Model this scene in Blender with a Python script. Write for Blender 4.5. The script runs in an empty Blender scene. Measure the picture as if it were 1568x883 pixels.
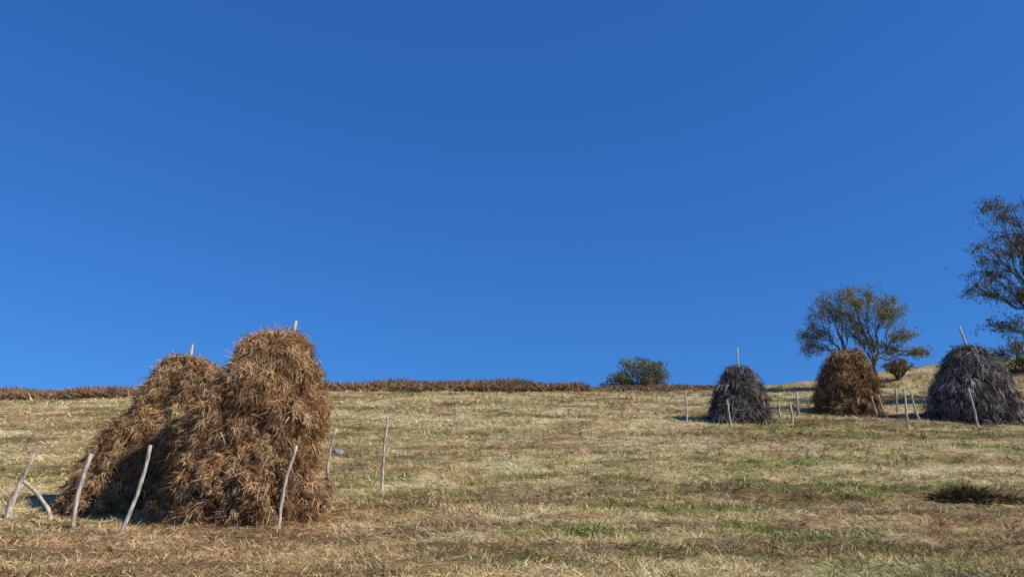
import bpy, math, bmesh
import numpy as np
from mathutils import Vector, Matrix
rng=np.random.default_rng(7)
R=math.radians
scene=bpy.context.scene
scene.view_settings.view_transform='Standard'
scene.view_settings.look='None'
scene.view_settings.exposure=0

# ---------------------------------------------------------------- helpers
def sm(t):
    t=np.clip(t,0,1); return t*t*(3-2*t)
_perm=np.random.default_rng(3).random(65536)
def _h(i,j,k):
    return _perm[((i*73856093)^(j*19349663)^(k*83492791))&65535]
def vnoise(x,y,z=0.0):
    x=np.asarray(x,float)+1000;y=np.asarray(y,float)+1000;z=np.asarray(z,float)+1000+0*x
    i=np.floor(x).astype(np.int64);j=np.floor(y).astype(np.int64);k=np.floor(z).astype(np.int64)
    a=x-i;b=y-j;c=z-k
    a=a*a*(3-2*a);b=b*b*(3-2*b);c=c*c*(3-2*c)
    r=0
    for di in (0,1):
        for dj in (0,1):
            for dk in (0,1):
                r=r+_h(i+di,j+dj,k+dk)*(a if di else 1-a)*(b if dj else 1-b)*(c if dk else 1-c)
    return r
def fbm(x,y,z=0.0,o=4):
    s=0;w=.5;t=0
    for n in range(o):
        f=2**n
        s=s+w*vnoise(np.asarray(x)*f+n*17.3,np.asarray(y)*f+n*9.1,np.asarray(z)*f+n*5.7);t+=w;w*=.5
    return s/t
def norm(v): return v/np.maximum(np.linalg.norm(v,axis=1,keepdims=True),1e-9)

# hill profile
_d=.1;_ys=np.arange(-300,1500,_d);_m=_ys+_d/2
_sl=np.where(_m<14,.11,.11+.145*np.clip((_m-14)/12,0,1))
_sl=np.where(_m>56,np.maximum(.255-.02*(_m-56),-.14),_sl)
_sl=np.where(_m>130,-.14*np.clip(1-(_m-130)/120,0,1),_sl)
_sl=np.where(_m<-60,0,_sl)
_z=np.concatenate([[0],np.cumsum(_sl*_d)])[:-1];_z-=np.interp(0,_ys,_z)
def G(X,Y):
    X=np.asarray(X,float);Y=np.asarray(Y,float)
    return np.interp(Y,_ys,_z)+2.3*sm((X-15)/25)*sm((Y-40)/18)-.7*sm((-X-10)/30)*sm((Y-20)/40)
def micro(X,Y):
    Y=np.asarray(Y,float);X=np.asarray(X,float)
    near=np.exp(-((Y-25)/45)**2)
    wy=Y+2.5*fbm(X*.15,Y*.15,3.,3)
    return near*((fbm(X*.3,wy*.6,2.,2)-.5)*.22+(fbm(X*1.1,wy*1.9,5.,2)-.5)*.18+(fbm(X*3.2,Y*4.,7.,2)-.5)*.14)
def GM(X,Y): return G(X,Y)+micro(X,Y)

def blob(X,Y,cx,cy,rx,ry): return np.exp(-(((X-cx)/rx)**2+((Y-cy)/ry)**2))
def cover(X,Y):
    n1=fbm(X*.16,Y*.3,1.,4); n2=fbm(X*.9+40,Y*1.1,3.,4); n3=fbm(X*.09+9,Y*.16,8.,3)
    green=sm((n1-.49)/.25)*.4+sm((n2-.53)/.16)*.4
    for b in ((2.3,15.2,2.2,1.2),(5.4,14.6,1.3,.9),(9.5,27,2.8,2),(-1,23,5,1.4),(3,19,5,1.0),(10,22,4,1.4),(17,30,5,1.8),(3,12,3,1),(7,16,3,1.),(14,34,6,1.5)):
        green=green+.8*blob(X,Y,*b)*(.03+1.3*sm((n2-.40)/.2))
    green=np.clip(green-1.0*blob(X,Y,-6,13.5,6,4.5)-.3*blob(X,Y,-3,11,3,2),0,1)
    red=sm((n3-.5)/.22)*.4+sm((fbm(X*.8+7,Y*1.3,6.,4)-.5)/.13)*.65
    for b in ((-7,12.8,5,3.),(-3.5,17,2.4,4.),(8,20.5,3,.8),(11,20.5,4,1.0),(-2,30,6,2),(-4,11,4,2),(5,12.8,4,.7),(9,14,3,.8)):
        red=red+.7*blob(X,Y,*b)*(.25+1.1*n2)
    return green,np.clip(red,0,1)
STRAW=np.array([.72,.535,.25]);GREEN=np.array([.33,.345,.08]);RED=np.array([.49,.275,.13]);PALE=np.array([.84,.70,.39])
def covcol(X,Y):
    g,r=cover(X,Y)
    wy=Y+4*fbm(X*.12,Y*.12,3.,3)
    s=fbm(X*.3+3,wy*.9,12.,5)
    c=np.repeat(STRAW[None],len(X),0)
    c=c+(PALE-c)*(sm((s-.5)/.15)*.75)[:,None]
    c=c+(RED-c)*(r*.8)[:,None]
    c=c+(GREEN-c)*(g*.78)[:,None]
    c=c*(1-.40*sm((.46-s)/.11))[:,None]
    return c

def mesh_np(name,verts,faces,cols=None,mat=None,smooth=False):
    me=bpy.data.meshes.new(name)
    verts=np.asarray(verts,np.float32)
    me.vertices.add(len(verts));me.vertices.foreach_set('co',verts.ravel())
    loops=np.concatenate([f.ravel() for f in faces]).astype(np.int32)
    tot=np.concatenate([np.full(len(f),f.shape[1]) for f in faces]).astype(np.int32)
    st=np.concatenate([[0],np.cumsum(tot)[:-1]]).astype(np.int32)
    me.loops.add(len(loops));me.loops.foreach_set('vertex_index',loops)
    me.polygons.add(len(tot));me.polygons.foreach_set('loop_start',st);me.polygons.foreach_set('loop_total',tot)
    if smooth: me.polygons.foreach_set('use_smooth',np.ones(len(tot),bool))
    if cols is not None:
        a=me.color_attributes.new('Col','FLOAT_COLOR','POINT')
        c=np.ones((len(verts),4),np.float32);c[:,:3]=np.clip(cols,0,.85);a.data.foreach_set('color',c.ravel())
    me.update(calc_edges=True)
    ob=bpy.data.objects.new(name,me);scene.collection.objects.link(ob)
    if mat: me.materials.append(mat)
    return ob
def ribbons(B,D,L,W,C,sag=None,facing=None,jit=.6):
    n=len(B)
    if sag is None: sag=np.zeros((n,3))
    if facing is None: side=norm(np.cross(D,norm(rng.normal(size=(n,3)))))
    else: side=norm(np.cross(D,facing+rng.normal(0,jit,(n,3))))
    L=L[:,None];W=W[:,None]
    M=B+D*L*.5+sag*.25;T=B+D*L+sag
    V=np.stack([B-side*W*.5,B+side*W*.5,M+side*W*.45,M-side*W*.45,T],1).reshape(-1,3)
    i=np.arange(n)[:,None]*5
    q=i+np.array([[0,1,2,3]]);t=i+np.array([[3,2,4]])
    return V,[q,t],np.repeat(C,5,0)
UP=np.array([[0,-.15,1.]])
def join(parts):
    V=[];Q={};C=[];o=0
    for v,fs,c in parts:
        V.append(v);C.append(c)
        for f in fs: Q.setdefault(f.shape[1],[]).append(f+o)
        o+=len(v)
    return np.concatenate(V),[np.concatenate(q) for q in Q.values()],np.concatenate(C)
def empty(name,loc):
    e=bpy.data.objects.new(name,None);e.location=loc;e.empty_display_size=.3;scene.collection.objects.link(e);return e
def parent(ch,e):
    ch.parent=e;ch.matrix_parent_inverse=Matrix.Translation(e.location).inverted()

class Tubes:
    def __init__(s): s.v=[];s.f=[];s.n=0
    def add(s,P,Rr,k=7,rough=.0):
        P=[Vector(p) for p in P]
        rings=[]
        for i,p in enumerate(P):
            a=P[max(i-1,0)];b=P[min(i+1,len(P)-1)]
            t=(b-a).normalized()
            u=t.cross(Vector((0.13,1,0.21))).normalized();w=t.cross(u)
            ring=[]
            for j in range(k):
                an=2*math.pi*j/k
                r=Rr[i]*(1+rough*(rng.random()-.5))
                s.v.append(p+(u*math.cos(an)+w*math.sin(an))*r);ring.append(s.n);s.n+=1
            rings.append(ring)
        for a,b in zip(rings[:-1],rings[1:]):
            for j in range(k): s.f.append((a[j],a[(j+1)%k],b[(j+1)%k],b[j]))
        for ring,p in ((rings[0],P[0]),(rings[-1],P[-1])):
            s.v.append(p);c=s.n;s.n+=1
            for j in range(k): s.f.append((ring[j],ring[(j+1)%k],c))
    def make(s,name,mat,smooth=True):
        me=bpy.data.meshes.new(name);me.from_pydata([tuple(v) for v in s.v],[],s.f)
        for p in me.polygons:p.use_smooth=smooth
        me.materials.append(mat);ob=bpy.data.objects.new(name,me);scene.collection.objects.link(ob);return ob

# ---------------------------------------------------------------- materials
def newmat(name):
    m=bpy.data.materials.new(name);m.use_nodes=True;nt=m.node_tree;b=nt.nodes['Principled BSDF']
    b.inputs['Roughness'].default_value=.9;b.inputs['Specular IOR Level'].default_value=.15
    return m,nt,b
def attr_mat(name,trans=0.0):
    m=bpy.data.materials.new(name);m.use_nodes=True;nt=m.node_tree;N=nt.nodes;L=nt.links
    N.remove(N['Principled BSDF'])
    b=N.new('ShaderNodeBsdfDiffuse');b.inputs['Roughness'].default_value=.4
    at=N.new('ShaderNodeAttribute');at.attribute_name='Col'
    L.new(at.outputs['Color'],b.inputs['Color'])
    out=N['Material Output']
    if trans>0:
        tr=N.new('ShaderNodeBsdfTranslucent');mx=N.new('ShaderNodeMixShader');mx.inputs[0].default_value=trans
        L.new(at.outputs['Color'],tr.inputs['Color']);L.new(b.outputs[0],mx.inputs[1]);L.new(tr.outputs[0],mx.inputs[2])
        L.new(mx.outputs[0],out.inputs['Surface'])
    else: L.new(b.outputs[0],out.inputs['Surface'])
    return m
def ground_mat():
    m,nt,b=newmat('mown_meadow');N=nt.nodes;L=nt.links
    at=N.new('ShaderNodeAttribute');at.attribute_name='Col'
    tc=N.new('ShaderNodeTexCoord')
    def noise(sc,det,st=(1,1,1),rough=.6):
        mp=N.new('ShaderNodeMapping');mp.inputs['Scale'].default_value=st;L.new(tc.outputs['Object'],mp.inputs['Vector'])
        n=N.new('ShaderNodeTexNoise');n.inputs['Scale'].default_value=sc;n.inputs['Detail'].default_value=det;n.inputs['Roughness'].default_value=rough
        L.new(mp.outputs[0],n.inputs['Vector']);return n.outputs['Fac']
    def mr(x,a,b_,c,d):
        n=N.new('ShaderNodeMapRange')
        for k,v in zip(('From Min','From Max','To Min','To Max'),(a,b_,c,d)): n.inputs[k].default_value=v
        L.new(x,n.inputs['Value']);return n.outputs['Result']
    def mul(a,b_):
        n=N.new('ShaderNodeMath');n.operation='MULTIPLY';L.new(a,n.inputs[0]);L.new(b_,n.inputs[1]);return n.outputs[0]
    n1=noise(3.,6,(.7,1.4,1));n2=noise(14,4,(.5,1.4,1),.7)
    f=mul(mr(n1,.3,.7,.45,1.35),mr(n2,.3,.7,.5,1.3))
    vm=N.new('ShaderNodeVectorMath');vm.operation='SCALE';L.new(at.outputs['Color'],vm.inputs[0]);L.new(f,vm.inputs['Scale'])
    L.new(vm.outputs[0],b.inputs['Base Color'])
    bp=N.new('ShaderNodeBump');bp.inputs['Strength'].default_value=.9;bp.inputs['Distance'].default_value=.1
    L.new(mul(n1,n2),bp.inputs['Height']);L.new(bp.outputs[0],b.inputs['Normal'])
    return m
def wood_mat(name,a,b2):
    m,nt,b=newmat(name);N=nt.nodes;L=nt.links
    tc=N.new('ShaderNodeTexCoord');mp=N.new('ShaderNodeMapping');mp.inputs['Scale'].default_value=(14,14,2.2);L.new(tc.outputs['Object'],mp.inputs['Vector'])
    n=N.new('ShaderNodeTexNoise');n.inputs['Scale'].default_value=2.2;n.inputs['Detail'].default_value=6;L.new(mp.outputs[0],n.inputs['Vector'])
    cr=N.new('ShaderNodeValToRGB');cr.color_ramp.elements[0].position=.36;cr.color_ramp.elements[0].color=(*a,1)
    cr.color_ramp.elements[1].position=.62;cr.color_ramp.elements[1].color=(*b2,1)
    L.new(n.outputs['Fac'],cr.inputs[0]);L.new(cr.outputs[0],b.inputs['Base Color'])
    bp=N.new('ShaderNodeBump');bp.inputs['Strength'].default_value=.5;bp.inputs['Distance'].default_value=.01
    L.new(n.outputs['Fac'],bp.inputs['Height']);L.new(bp.outputs[0],b.inputs['Normal'])
    return m
M_ground=ground_mat()
M_grass=attr_mat('dry_grass_blades',0)
M_hay=attr_mat('bracken_hay',0)
M_grey=attr_mat('weathered_stalks',0)
M_leaf=attr_mat('leaves',.25)
M_post=wood_mat('peeled_wood',(.24,.19,.135),(.62,.54,.43))
M_bark=wood_mat('bark',(.05,.04,.03),(.16,.13,.10))
M_stone=wood_mat('limestone',(.18,.18,.175),(.36,.36,.345))

# ---------------------------------------------------------------- ground
def axis(segs):
    a=[]
    for s,e,d in segs: a.append(np.arange(s,e,d))
    return np.concatenate(a+[[segs[-1][1]]])
xs=axis([(-900,-200,50),(-200,-60,8),(-60,-36,1.),(-36,-14,.3),(-14,14,.12),(14,38,.3),(38,60,1.),(60,200,8),(200,900,50)])
ys=axis([(-250,-40,30),(-40,0,2),(0,8,.5),(8,24,.1),(24,40,.2),(40,66,.35),(66,120,3),(120,1200,40)])
XX,YY=np.meshgrid(xs,ys);x=XX.ravel();y=YY.ravel()
ZZ=GM(x,y)
nx,ny=len(xs),len(ys)
idx=np.arange(nx*ny).reshape(ny,nx)
F=np.stack([idx[:-1,:-1],idx[:-1,1:],idx[1:,1:],idx[1:,:-1]],-1).reshape(-1,4)
gc=covcol(x,y)*.74
mesh_np('ground',np.stack([x,y,ZZ],1),[F],gc,M_ground,True)

# ---------------------------------------------------------------- mown grass
def grass():
    parts=[]
    def lay(X,Y,az,el,L,W,c,jit=.45):
        n=len(X)
        B=np.stack([X,Y,GM(X,Y)-.01],1)
        D=np.stack([np.cos(az)*np.cos(el),np.sin(az)*np.cos(el)*.8,np.sin(el)],1)
        D[:,2]+=D[:,1]*.2;D=norm(D)
        sag=np.zeros((n,3));sag[:,2]=-L*.15
        return ribbons(B,D,L,W,c,sag,UP,jit)
    n=180000
    Y=8.6*(60/8.6)**rng.random(n)
    X=(rng.random(n)*2-1)*(.72*Y+1.5)
    keep=fbm(X*1.6,Y*2.2,4.,3)+rng.random(n)*.5>.66
    X=X[keep];Y=Y[keep];n=len(X)
    dist=np.maximum(Y/14,.8)
    g,r=cover(X,Y)
    c=covcol(X,Y);k=rng.random(n)
    c=np.where((k<.2*(1-.85*r))[:,None],PALE,c);c=np.where((k>.85)[:,None],c*.38,c)*rng.uniform(.72,1.2,(n,1))
    parts.append(lay(X,Y,rng.random(n)*2*np.pi,np.abs(rng.normal(0,.33,n))+.05,rng.uniform(.05,.19,n)*(.8+.2*dist),rng.uniform(.006,.012,n)*dist,c))
    nb=20000;m=14
    Yc=8.6*(58/8.6)**(rng.random(nb)**1.15);Xc=(rng.random(nb)*2-1)*(.72*Yc+1.5)
    rep=lambda a:np.repeat(a,m)
    dist=np.maximum(rep(Yc)/14,.8);n=nb*m
    ps=rng.uniform(.04,.19,nb)
    X=rep(Xc)+rng.normal(0,1,n)*rep(ps)*1.3*dist**.5;Y=rep(Yc)+rng.normal(0,1,n)*rep(ps)*dist**.5
    az=rep(rng.random(nb)*2*np.pi)+rng.normal(0,.45,n)
    el=np.abs(rep(rng.normal(.28,.3,nb))+rng.normal(0,.22,n))
    g,r=cover(X,Y)
    c=covcol(X,Y)*rep(rng.choice([.30,.6,1.,1.15,1.35],nb))[:,None]*rng.uniform(.72,1.2,(n,1))
    c=np.where((rng.random(n)<.15*(1-.85*r))[:,None],PALE,c)
    parts.append(lay(X,Y,az,el,rng.uniform(.08,.26,n)*(.8+.2*dist),rng.uniform(.006,.013,n)*dist,c))
    nt=6000
    Yc=8.8*(58/8.8)**rng.random(nt);Xc=(rng.random(nt)*2-1)*(.7*Yc+1)
    g,r=cover(Xc,Yc);kp=rng.random(nt)<np.clip(g*1.5,0.04,1)
    Xc=Xc[kp];Yc=Yc[kp];g=g[kp]
    m=15;n=len(Xc)*m
    X=np.repeat(Xc,m)+rng.normal(0,.09,n);Y=np.repeat(Yc,m)+rng.normal(0,.07,n)
    az=rng.random(n)*2*np.pi;el=rng.uniform(.4,1.3,n)
    D=np.stack([np.cos(az)*np.cos(el),np.sin(az)*np.cos(el),np.sin(el)],1)
    hs=np.repeat(rng.uniform(.6,1.3,len(Xc)),m)
    L=rng.uniform(.04,.15,n)*hs;W=rng.uniform(.007,.013,n)*np.maximum(Y/15,.8)
    c=GREEN*rng.uniform(.7,1.6,(n,1));c=np.where((rng.random(n)<.3)[:,None],STRAW,c)
    sag=np.zeros((n,3));sag[:,:2]=D[:,:2]*L[:,None]*.3;sag[:,2]=-L*.2
    parts.append(ribbons(np.stack([X,Y,GM(X,Y)-.01],1),D,L,W,c,sag,UP,.6))
    n=10000
    X=rng.normal(-6.5,2.8,n);Y=rng.normal(15.8,1.9,n)
    c=np.array([[.54,.33,.18]])*rng.uniform(.4,1.4,(n,1));
    parts.append(lay(X,Y,rng.random(n)*6.28,np.abs(rng.normal(0,.2,n))+.05,rng.uniform(.1,.4,n),rng.uniform(.007,.013,n),c))
    V,Fs,C=join(parts)
    mesh_np('meadow_grass',V,Fs,C,M_grass)
grass()

# ---------------------------------------------------------------- haystacks
def haystack(name,rows,cy,ryf,nclump,per,length,width,cols,disp,pole=None,mat=None,seed=0,down=1.0,stray=.5,inset=.12,outm=.6,stalks=0,fine=3.4):
    rows=sorted(rows)
    z=np.array([r[0] for r in rows]);xl=np.array([r[1] for r in rows]);xr=np.array([r[2] for r in rows])
    ins=np.minimum(inset,(xr-xl)*.25);xl=xl+ins;xr=xr-ins
    z=np.concatenate([[z[0]-.5],z[:-1],[z[-1]-inset*.8,z[-1]-inset*.8+.03]])
    xm=(xl[-1]+xr[-1])/2
    xl=np.concatenate([[xl[0]],xl,[xm-.02]]);xr=np.concatenate([[xr[0]],xr,[xm+.02]])
    z0,z1=z[0],z[-1]
    def surf(th,zz):
        a=np.interp(zz,z,xl);b=np.interp(zz,z,xr);cx=(a+b)/2;rx=(b-a)/2
        ry=ryf(rx,zz)
        ct=np.cos(th);st=np.sin(th)
        e=.85
        px=np.sign(ct)*np.abs(ct)**e;py=np.sign(st)*np.abs(st)**e
        k=1+disp*((fbm(ct*2.2+seed,st*2.2,zz*1.3,2)-.5)*1.1+(fbm(ct*fine*1.8+seed,st*fine*1.8,zz*fine,2)-.5)*1.6)
        return np.stack([cx+rx*px*k,cy+ry*py*k,zz+0*th],1)
    nt,nz=140,90
    th,zz=np.meshgrid(np.linspace(0,2*np.pi,nt,endpoint=False),z0+(z1-z0)*np.linspace(0,1,nz)**.85)
    V=surf(th.ravel(),zz.ravel())
    ii=np.arange(nt*nz).reshape(nz,nt);F=np.stack([ii[:-1],np.roll(ii,-1,1)[:-1],np.roll(ii,-1,1)[1:],ii[1:]],-1).reshape(-1,4)
    e=empty(name,(float(V[:nt,0].mean()),cy,float(z0+.5)))
    cols=np.array(cols)
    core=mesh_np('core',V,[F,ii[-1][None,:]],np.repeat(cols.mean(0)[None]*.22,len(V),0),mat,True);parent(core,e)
    n=nclump
    th=rng.random(n)*2*np.pi
    zc=z0+.4+(z1-z0-.4)*(rng.random(n)**.93)
    P=surf(th,zc);Pa=surf(th+.03,zc);Pb=surf(th,np.maximum(zc-.05,z0))
    tdn=norm(Pb-P);tt=norm(Pa-P);nr=norm(np.cross(tdn,tt))
    out=P-np.stack([(np.interp(zc,z,xl)+np.interp(zc,z,xr))/2,np.full(n,cy),zc],1)
    sg=np.sign((nr*out).sum(1)+1e-6);nr=nr*sg[:,None]
    Dc=norm(tdn*down+nr*rng.uniform(.0,outm,(n,1))+tt*rng.normal(0,.8,(n,1)))
    ccol=cols[rng.integers(0,len(cols),n)]*rng.uniform(.65,1.25,(n,1))*(.6+.8*fbm(P[:,0]*1.3,P[:,1]*1.3,P[:,2]*1.6,3))[:,None]
    csz=rng.uniform(.45,1.45,n)
    N=n*per
    rep=lambda a:np.repeat(a,per,0)
    lift=rep(rng.uniform(-.06,.12,n))[:,None]*(length/.26)
    Bp=rep(P)+rep(nr)*lift+rng.normal(0,1,(N,3))*(length*.24)*rep(csz)[:,None]*np.array([1,1,.8])
    D=norm(rep(Dc)+rng.normal(0,stray,(N,3)))
    nn=rep(nr)
    dn=(D*nn).sum(1);D=norm(D+nn*np.maximum(.02-dn,0)[:,None]*.9-nn*np.maximum(dn-.35,0)[:,None]*.9)
    L=length*rng.uniform(.3,1.1,N)*rep(csz);W=width*rng.uniform(.5,1.5,N)
    C=rep(ccol)*rng.uniform(.5,1.4,(N,1))
    sag=np.zeros((N,3));sag[:,2]=-L*rng.uniform(0,.4,N)
    if stalks:
        k=rng.integers(0,N,stalks)
        Bs=Bp[k];Ds=norm(D[k]+rng.normal(0,.5,(stalks,3)))
        Bp=np.concatenate([Bp,Bs]);D=np.concatenate([D,Ds]);L=np.concatenate([L,rng.uniform(.15,.42,stalks)]);W=np.concatenate([W,np.full(stalks,.011)])
        C=np.concatenate([C,np.array([[.66,.46,.26]])*rng.uniform(.6,1.1,(stalks,1))]);sag=np.concatenate([sag,np.zeros((stalks,3))]);nn=np.concatenate([nn,nn[k]])
    gz=GM(Bp[:,0],Bp[:,1]);Bp[:,2]=np.maximum(Bp[:,2],gz+.02)
    tip=Bp+D*L[:,None]+sag;low=tip[:,2]<GM(tip[:,0],tip[:,1])+.01
    sag[low,2]+=(GM(tip[low,0],tip[low,1])+.01-tip[low,2])
    V2,Fs,Cc=ribbons(Bp,D,L,W,C,sag,nn,.5)
    o=mesh_np('strands',V2,Fs,Cc,mat);parent(o,e)
    nl=nclump*per//12
    th=rng.random(nl)*2*np.pi;Ps=surf(th,np.full(nl,z0+.55));rr=1+np.abs(rng.normal(0,.16,nl))
    c0x=V[:nt,0].mean()
    X=c0x+(Ps[:,0]-c0x)*rr;Y=cy+(Ps[:,1]-cy)*rr
    az=rng.random(nl)*2*np.pi;D=np.stack([np.cos(az),np.sin(az),rng.uniform(0,.35,nl)+.2*np.sin(az)],1);D=norm(D)
    v,f,c=ribbons(np.stack([X,Y,GM(X,Y)+.01],1),D,length*rng.uniform(.4,1,nl),width*rng.uniform(.5,1.1,nl),cols[rng.integers(0,len(cols),nl)]*rng.uniform(.5,1.2,(nl,1)),None,UP)
    o=mesh_np('fallen_litter',v,f,c,mat);parent(o,e)
    if pole:
        t=Tubes();t.add(pole[0],pole[1],8,.25);o=t.make('centre_pole',M_post);parent(o,e)
    return e
HAY=[(.50,.295,.14),(.41,.23,.103),(.56,.36,.18),(.32,.17,.08),(.56,.40,.225),(.44,.235,.108)]
front=[(5.84,-4.97,-4.73),(5.74,-5.38,-4.57),(5.52,-5.84,-4.38),(5.09,-6.02,-4.22),(4.66,-6.15,-4.12),(4.24,-6.42,-4.05),(3.83,-6.70,-4.0),(3.29,-6.82,-3.98),(2.76,-6.98,-3.97),(2.24,-7.14,-4.0),(1.8,-7.2,-4.12)]
rear=[(5.70,-8.05,-7.6),(5.56,-8.50,-7.3),(5.28,-8.62,-7.1),(4.81,-8.88,-6.87),(4.35,-9.12,-6.75),(3.90,-9.45,-6.95),(3.31,-9.8,-7.3),(2.73,-10.05,-7.6),(2.1,-10.2,-7.8)]
haystack('haystack',front,17.0,lambda rx,z:np.minimum(rx*.95,.55+.24*(5.9-z)) ,5800,26,.20,.0125,HAY,.42,
   ([(-4.85,17.15,5.3),(-4.80,17.15,5.85),(-4.76,17.15,6.13)],[.045,.04,.03]),mat=M_hay,seed=1,down=.8,stray=.6,outm=.6,inset=.14,stalks=2500,fine=3.4)
haystack('haystack',rear,19.2,lambda rx,z:.45+.24*(5.75-z),5200,24,.20,.0135,HAY,.42,
   ([(-7.75,19.0,5.3),(-7.74,19.0,6.03)],[.04,.03]),mat=M_hay,seed=5,down=.8,stray=.6,outm=.6,inset=.11,stalks=2200,fine=3.4)
GREY=[(.22,.18,.152),(.155,.127,.108),(.30,.25,.21),(.085,.068,.058),(.41,.35,.295)]
def cone(cx,tx,zb,zt,w,prof):
    return [(zb+(zt-zb)*h,cx+(tx-cx)*h-w/2*k,cx+(tx-cx)*h+w/2*k) for h,k in prof]
PC=[(-.05,1.0),(.1,1.0),(.25,.95),(.4,.87),(.55,.76),(.7,.62),(.82,.48),(.92,.33),(.98,.2),(1,.1)]
PD=[(-.05,1.0),(.1,1.0),(.3,.97),(.5,.88),(.7,.74),(.82,.65),(.92,.5),(.98,.3),(1,.12)]
haystack('haystack',cone(10.72,10.83,6.65,9.3,2.7,PC),37.9,lambda rx,z:rx*.95,1000,18,.38,.026,GREY,.16,
   ([(10.83,37.9,8.9),(10.85,37.9,9.6),(10.88,37.9,10.26)],[.05,.04,.03]),mat=M_grey,seed=11,down=1.3,stray=.4)
haystack('haystack',cone(17.5,17.85,7.72,11.05,3.1,PD),42.,lambda rx,z:rx*.95,1300,18,.34,.028,[(.41,.24,.115),(.33,.18,.083),(.49,.31,.155)],.34,mat=M_hay,seed=15,down=.7,stray=.55,inset=.16)
haystack('haystack',cone(21.95,22.2,6.7,10.4,3.95,PC),38.3,lambda rx,z:rx*.9,1600,20,.40,.028,GREY,.16,
   ([(22.2,38.2,9.9),(22.08,38.2,10.7),(21.93,38.2,11.42)],[.06,.055,.045]),mat=M_grey,seed=19,down=1.3,stray=.4,inset=.15)

# ---------------------------------------------------------------- posts
def post(name,pts,r0,r1):
    P=[]
    n=9
    pts=np.array(pts,float)
    if len(pts)==2:
        m=(pts[0]+pts[1])/2+np.array([rng.normal(0,.03),rng.normal(0,.03),0]);pts=np.array([pts[0],m,pts[1]])
    for i in range(n):
        t=i/(n-1);a=(1-t)**2;b=2*t*(1-t);c=t*t
        ctrl=2*pts[1]-.5*(pts[0]+pts[2])
        q=a*pts[0]+b*ctrl+c*pts[2]
        P.append(q+np.array([rng.normal(0,.008),rng.normal(0,.008),0]))
    P[0][2]-=.15
    t=Tubes();t.add(P,[r0+(r1-r0)*i/(n-1) for i in range(n)],8,.3);return t.make(name,M_post)
W='wooden_post'
post(W,[(-10.19,16.85,1.85),(-10.1,16.85,2.45),(-9.85,16.85,3.2)],.075,.03)
post(W,[(-9.35,17.0,1.9),(-9.68,17.0,2.36),(-10.15,16.95,2.72)],.045,.035)
post(W,[(-8.39,16.0,1.75),(-8.24,16.0,3.14)],.045,.04)
post(W,[(-6.93,14.8,1.6),(-6.70,14.8,2.3),(-6.58,14.8,3.18)],.04,.03)
post(W,[(-4.33,15.6,1.70),(-4.13,15.6,3.25)],.035,.03)
post(W,[(-5.07,22.55,2.9),(-4.9,22.55,4.46)],.035,.03)
post(W,[(-3.42,21.75,2.72),(-3.37,21.75,4.66)],.04,.03)
for b,t in [((8.10,37.5,6.6),(8.12,37.5,7.9)),((9.65,35.6,6.17),(9.57,35.6,7.38)),((12.95,38.9,6.98),(12.93,38.9,7.78)),((12.61,36.35,6.34),(12.56,36.35,7.38)),((14.46,40.6,7.4),(14.48,40.6,8.57)),
    ((18.2,40.1,7.3),(18.04,40.1,8.30)),((19.65,41,7.5),(19.73,41,8.9)),((17.46,35.6,6.15),(17.52,35.6,7.8)),((18.97,37.5,6.62),(18.72,37.5,8.14)),((18.7,40.4,7.3),(18.5,40.4,8.4)),((20.69,35.9,6.22),(20.55,35.9,7.94))]:
    post(W,[b,t],.05,.042)

# ---------------------------------------------------------------- trees
def tree(name,base,trunk,blobs,leafn,leafs,cols,r0,limbr=.07,twigs=16):
    e=empty(name,tuple(base));t=Tubes()
    base=np.array(base,float);top=np.array(trunk,float)
    def curve(a,b,bow,n=7,j=.0):
        out=[]
        L=np.linalg.norm(b-a)
        for i in range(n):
            s=i/(n-1);p=a*(1-s)+b*s+np.array([0,0,bow*L*4*s*(1-s)])
            if 0<i<n-1:p=p+rng.normal(0,j*L,3)
            out.append(p)
        return out
    tr=curve(base-np.array([0,0,.3]),top,0,7,.015)
    t.add(tr,[r0*(1.25 if i==0 else 1-.45*i/6) for i in range(7)],9,.12)
    LB=[]
    for (cx,cy,cz,rx,ry,rz) in blobs:
        c=np.array([cx,cy,cz])
        st=tr[rng.integers(4,7)]
        lm=curve(st,c+np.array([0,0,rz*.3]),.06*rng.uniform(-1,1.4),8,.03)
        t.add(lm,[limbr*(1-.75*i/7) for i in range(8)],6,.1)
        for k in range(twigs):
            s=lm[rng.integers(3,8)]
            d=rng.normal(size=3);d/=np.linalg.norm(d);rr=rng.uniform(.55,1.2)
            q=c+d*np.array([rx,ry,rz])*rr
            tw=curve(s,q,.05,5,.05);t.add(tw,[limbr*.28,limbr*.22,limbr*.16,limbr*.11,limbr*.07],4)
            LB.append((tw[2],tw[4]))
            for k2 in range(3):
                s2=tw[rng.integers(2,5)];q2=s2+rng.normal(0,.33,3)*np.array([rx,ry,rz])**.6
                t.add([s2,(s2+q2)/2+rng.normal(0,.04,3),q2],[limbr*.12,limbr*.09,limbr*.05],3);LB.append((s2,q2))
    o=t.make('trunk_and_branches',M_bark);parent(o,e)
    LB=np.array(LB);n=leafn
    i=rng.integers(0,len(LB),n);s=rng.random(n)[:,None]**.6
    P=LB[i,0]*(1-s)+LB[i,1]*s+rng.normal(0,.13,(n,3))
    D=norm(rng.normal(size=(n,3))+np.array([0,0,-.3]))
    cols=np.array(cols);C=cols[rng.integers(0,len(cols),n)]*rng.uniform(.6,1.4,(n,1))
    v,f,c=ribbons(P,D,leafs*rng.uniform(.6,1.4,n),leafs*.6*rng.uniform(.7,1.3,n),C)
    o=mesh_np('foliage',v,f,c,M_leaf);parent(o,e)
    return e
OLIVE=[(.26,.24,.08),(.31,.27,.09),(.36,.29,.10),(.17,.18,.06),(.30,.20,.09)]
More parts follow.
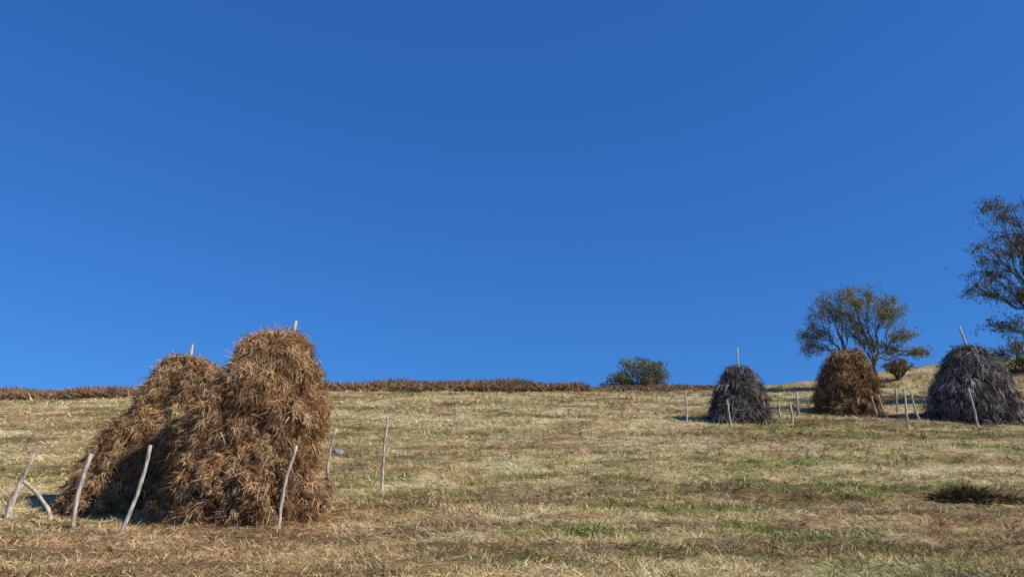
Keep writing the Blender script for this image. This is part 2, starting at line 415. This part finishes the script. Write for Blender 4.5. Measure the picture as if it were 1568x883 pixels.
DULL=[(.26,.22,.13),(.19,.17,.10),(.30,.24,.14),(.16,.17,.09)]
DARK=[(.13,.13,.055),(.18,.15,.075),(.22,.17,.09),(.10,.11,.05)]
g=lambda x,y:float(G(x,y))
tree('deciduous_tree',(23.6,51.5,g(23.6,51.5)),(23.6,51.4,12.9),
  [(22.6,51,16.4,1.0,1,.8),(24.0,51.6,17.0,1.1,1.1,.6),(23.2,51.6,15.6,1,1,.6),(25.3,51.2,15.6,1.1,1,.7),(24.2,50.6,15.2,1.0,.9,.7),(25.9,51.8,14.3,.9,.9,.5),(22.9,52,14.6,.8,1,.6),(25.2,52.3,13.5,.9,1,.4),(26.3,51,12.9,.7,.8,.3),(23.9,52.4,14.0,1,.8,.5),(25.0,51.6,16.5,.8,1,.5)],
  7600,.11,OLIVE,.14,.06,12)
tree('deciduous_tree',(22.9,53.5,g(22.9,53.5)),(22.5,53.4,13.6),
  [(20.9,53.4,15.9,1.0,1,.7),(21.9,53,17.0,1.1,1,.7),(20.4,53.8,14.6,.9,.9,.5),(20.1,53,13.7,.7,.8,.4),(21.5,54,15.0,1,1,.6),(23.1,53.8,17.7,1.1,1,.5),(22.8,53,15.9,1.1,1,.6),(22.4,53.6,16.7,1.1,1,.6)],
  5400,.105,DULL,.12,.055,12)
tree('deciduous_tree',(30.3,43,g(30.3,43)),(30.2,43,12.5),
  [(28.9,43,19.6,1.3,1.4,.6),(27.4,42.6,19.3,1.0,1.2,.5),(28.4,43.6,18.0,1.6,1.4,.7),(26.7,42.5,17.0,1.1,1.2,.7),(29.1,42.2,16.4,1.3,1.3,.7),(26.9,43.2,15.7,1.1,1,.45),(25.8,42.8,14.8,1.0,1,.4),(28.1,42.6,14.5,1.2,1.2,.5),(27.2,43.2,12.8,1.1,1,.45),(28.8,42.5,12.1,1.1,1,.45),(28.9,43.3,10.7,.8,.8,.4),
   (31.5,43,20.2,1.4,1.4,.8),(33.2,43.4,18.4,1.4,1.4,.8),(31.6,41.5,17.5,1.4,1.4,.8),(34.2,43,15.9,1.4,1.4,.8),(32,44.5,15,1.5,1.4,.8),(33,42,12.8,1.3,1.3,.6),(31,45.2,18,1.4,1.4,.8)],
  15500,.10,DARK,.24,.09,15)
def bush(name,c,r,n,ls,cols):
    c=np.array(c,float);r=np.array(r,float)
    e=empty(name,(c[0],c[1],g(c[0],c[1])))
    t=Tubes();b=np.array([c[0],c[1],g(c[0],c[1])-.1])
    for k in range(22):
        d=rng.normal(size=3);d/=np.linalg.norm(d);d[2]=abs(d[2])
        q=c+d*r*.95;t.add([b+rng.normal(0,.1,3)*[1,1,0],(b+q)/2+rng.normal(0,.1,3),q],[.04,.025,.01],5)
    o=t.make('branches',M_bark);parent(o,e)
    d=norm(rng.normal(size=(90,3)));cl=c+d*r*rng.uniform(.4,.97,(90,1))
    i=rng.integers(0,90,n);P=cl[i]+norm(rng.normal(size=(n,3)))*r*.22*rng.random((n,1))**.4
    cols=np.array(cols);C=cols[i%len(cols)]*rng.uniform(.6,1.4,(n,1))
    v,f,cc=ribbons(P,norm(rng.normal(size=(n,3))),ls*rng.uniform(.6,1.4,n),ls*.6*rng.uniform(.7,1.3,n),C)
    o=mesh_np('foliage',v,f,cc,M_leaf);parent(o,e)
bush('round_bush',(9.6,61,13.0),(2.9,1.8,1.85),11500,.12,[(.22,.23,.09),(.17,.19,.08),(.28,.26,.12),(.25,.20,.12)])
bush('shrub',(26.3,54,12.7),(1.0,.9,.6),1500,.11,[(.24,.15,.08),(.18,.15,.07),(.28,.22,.10)])
bush('shrub',(33.5,52,13.0),(2.0,1.2,1.2),2600,.12,[(.14,.13,.06),(.19,.16,.07)])

# ---------------------------------------------------------------- bracken on the ridge
def bracken():
    n=7000
    X=rng.uniform(-48,16,n);Y=rng.uniform(54.8,60,n)
    hh=.85*(.2+1.35*fbm(X*.35,Y*.3,2.,3))
    hh=np.where((X>5.2)&(X<7.2),.12,hh);hh=np.where(X>7.2,.38*(.5+.8*fbm(X*.5,Y*.2,7.,2)),hh)
    k=rng.random(n)<np.where(X>7.2,.6,1);X=X[k];Y=Y[k];hh=hh[k]
    m=9;n=len(X)*m
    x=np.repeat(X,m)+rng.normal(0,.12,n);y=np.repeat(Y,m)+rng.normal(0,.12,n);h=np.repeat(hh,m)
    az=rng.random(n)*2*np.pi;el=rng.uniform(.45,1.45,n)
    D=np.stack([np.cos(az)*np.cos(el),np.sin(az)*np.cos(el),np.sin(el)],1)
    L=h*rng.uniform(.5,1.3,n);sag=D*0;sag[:,:2]=D[:,:2]*L[:,None]*.35;sag[:,2]=-L*.25
    cols=np.array([(.38,.21,.12),(.31,.165,.10),(.44,.28,.15),(.27,.24,.12),(.40,.24,.14)])
    cl=cols[np.repeat(rng.integers(0,5,len(X)),m)]*rng.uniform(.6,1.3,(n,1))
    v,f,c=ribbons(np.stack([x,y,G(x,y)],1),D,L,rng.uniform(.05,.1,n),cl,sag)
    mesh_np('bracken_hedge',v,f,c,M_hay)
bracken()
def weeds(name,cx,cy,rx,ry,h,n,cols):
    x=cx+rng.normal(0,.5,n)*rx;y=cy+rng.normal(0,.5,n)*ry
    az=rng.random(n)*2*np.pi;el=rng.uniform(.2,1.4,n)
    D=np.stack([np.cos(az)*np.cos(el),np.sin(az)*np.cos(el),np.sin(el)],1)
    L=h*rng.uniform(.4,1.2,n)*np.exp(-((x-cx)/rx)**2*.6);sag=D*0;sag[:,2]=-L*.3;sag[:,:2]=D[:,:2]*L[:,None]*.3
    cols=np.array(cols);v,f,c=ribbons(np.stack([x,y,GM(x,y)],1),D,L,rng.uniform(.012,.028,n),cols[rng.integers(0,len(cols),n)]*rng.uniform(.6,1.3,(n,1)),sag)
    mesh_np(name,v,f,c,M_hay)
WC=[(.10,.12,.04),(.16,.14,.06),(.20,.10,.06),(.07,.09,.035),(.30,.24,.12)]
WD=[(.08,.07,.03),(.12,.07,.04),(.17,.08,.045),(.05,.05,.022),(.25,.21,.09)]
weeds('weed_clump',10.45,19.2,.55,.5,.68,1700,WD)
weeds('weed_clump',11.4,19.5,.7,.35,.36,900,WC)
weeds('weed_clump',8.3,20.5,.35,.25,.22,250,WC)
weeds('weed_clump',-.9,15.9,.4,.25,.16,250,[(.3,.17,.08),(.2,.2,.07)])
weeds('weed_clump',1.5,14.9,.6,.4,.26,700,[(.26,.33,.08),(.34,.38,.12),(.45,.38,.17)])
weeds('weed_clump',4.7,14.4,.5,.3,.18,350,[(.26,.33,.08),(.34,.38,.12),(.45,.38,.17)])
# stone
bm=bmesh.new();bmesh.ops.create_icosphere(bm,subdivisions=3,radius=1)
for v in bm.verts:
    k=1+.6*(float(vnoise(v.co.x*1.5,v.co.y*1.5,v.co.z*1.5))-.5);v.co=Vector((v.co.x*.22*k,v.co.y*.2*k,v.co.z*.13*k))
me=bpy.data.meshes.new('stone');bm.to_mesh(me);bm.free();me.materials.append(M_stone)
ob=bpy.data.objects.new('stone',me);ob.location=(-6.05,28.3,float(GM(-6.05,28.3))+.04);scene.collection.objects.link(ob)

# ---------------------------------------------------------------- light, sky
el,az=R(38),R(114)
w=bpy.data.worlds.new('World');scene.world=w;w.use_nodes=True;nt=w.node_tree;N=nt.nodes;L=nt.links
bg=N['Background'];sk=N.new('ShaderNodeTexSky');sk.sky_type='NISHITA';sk.sun_disc=False
sk.sun_elevation=el;sk.sun_rotation=az;sk.altitude=800;sk.air_density=1.0;sk.dust_density=.2;sk.ozone_density=3.
sep=N.new('ShaderNodeSeparateColor');com=N.new('ShaderNodeCombineColor');L.new(sk.outputs[0],sep.inputs[0])
STR=.12
for i,(k,gm) in enumerate(((.165,.74),(.435,.67),(.875,.59))):
    p=N.new('ShaderNodeMath');p.operation='POWER';L.new(sep.outputs[i],p.inputs[0]);p.inputs[1].default_value=gm
    m=N.new('ShaderNodeMath');m.operation='MULTIPLY';L.new(p.outputs[0],m.inputs[0]);m.inputs[1].default_value=k*STR**gm/STR
    L.new(m.outputs[0],com.inputs[i])
L.new(com.outputs[0],bg.inputs['Color']);bg.inputs['Strength'].default_value=STR
sd=Vector((math.sin(az)*math.cos(el),math.cos(az)*math.cos(el),math.sin(el)))
l=bpy.data.lights.new('sun','SUN');l.energy=5.0;l.angle=R(.5);l.color=(1,.95,.86)
lo=bpy.data.objects.new('sun',l);lo.rotation_euler=sd.to_track_quat('Z','Y').to_euler();lo.location=(20,-20,40);scene.collection.objects.link(lo)
cam=bpy.data.cameras.new('camera');cam.sensor_width=36;cam.lens=36*1230/1568;cam.clip_end=5000
co=bpy.data.objects.new('camera',cam);co.location=(0,0,1.6);co.rotation_euler=(R(90+17.1),0,0);scene.collection.objects.link(co);scene.camera=co
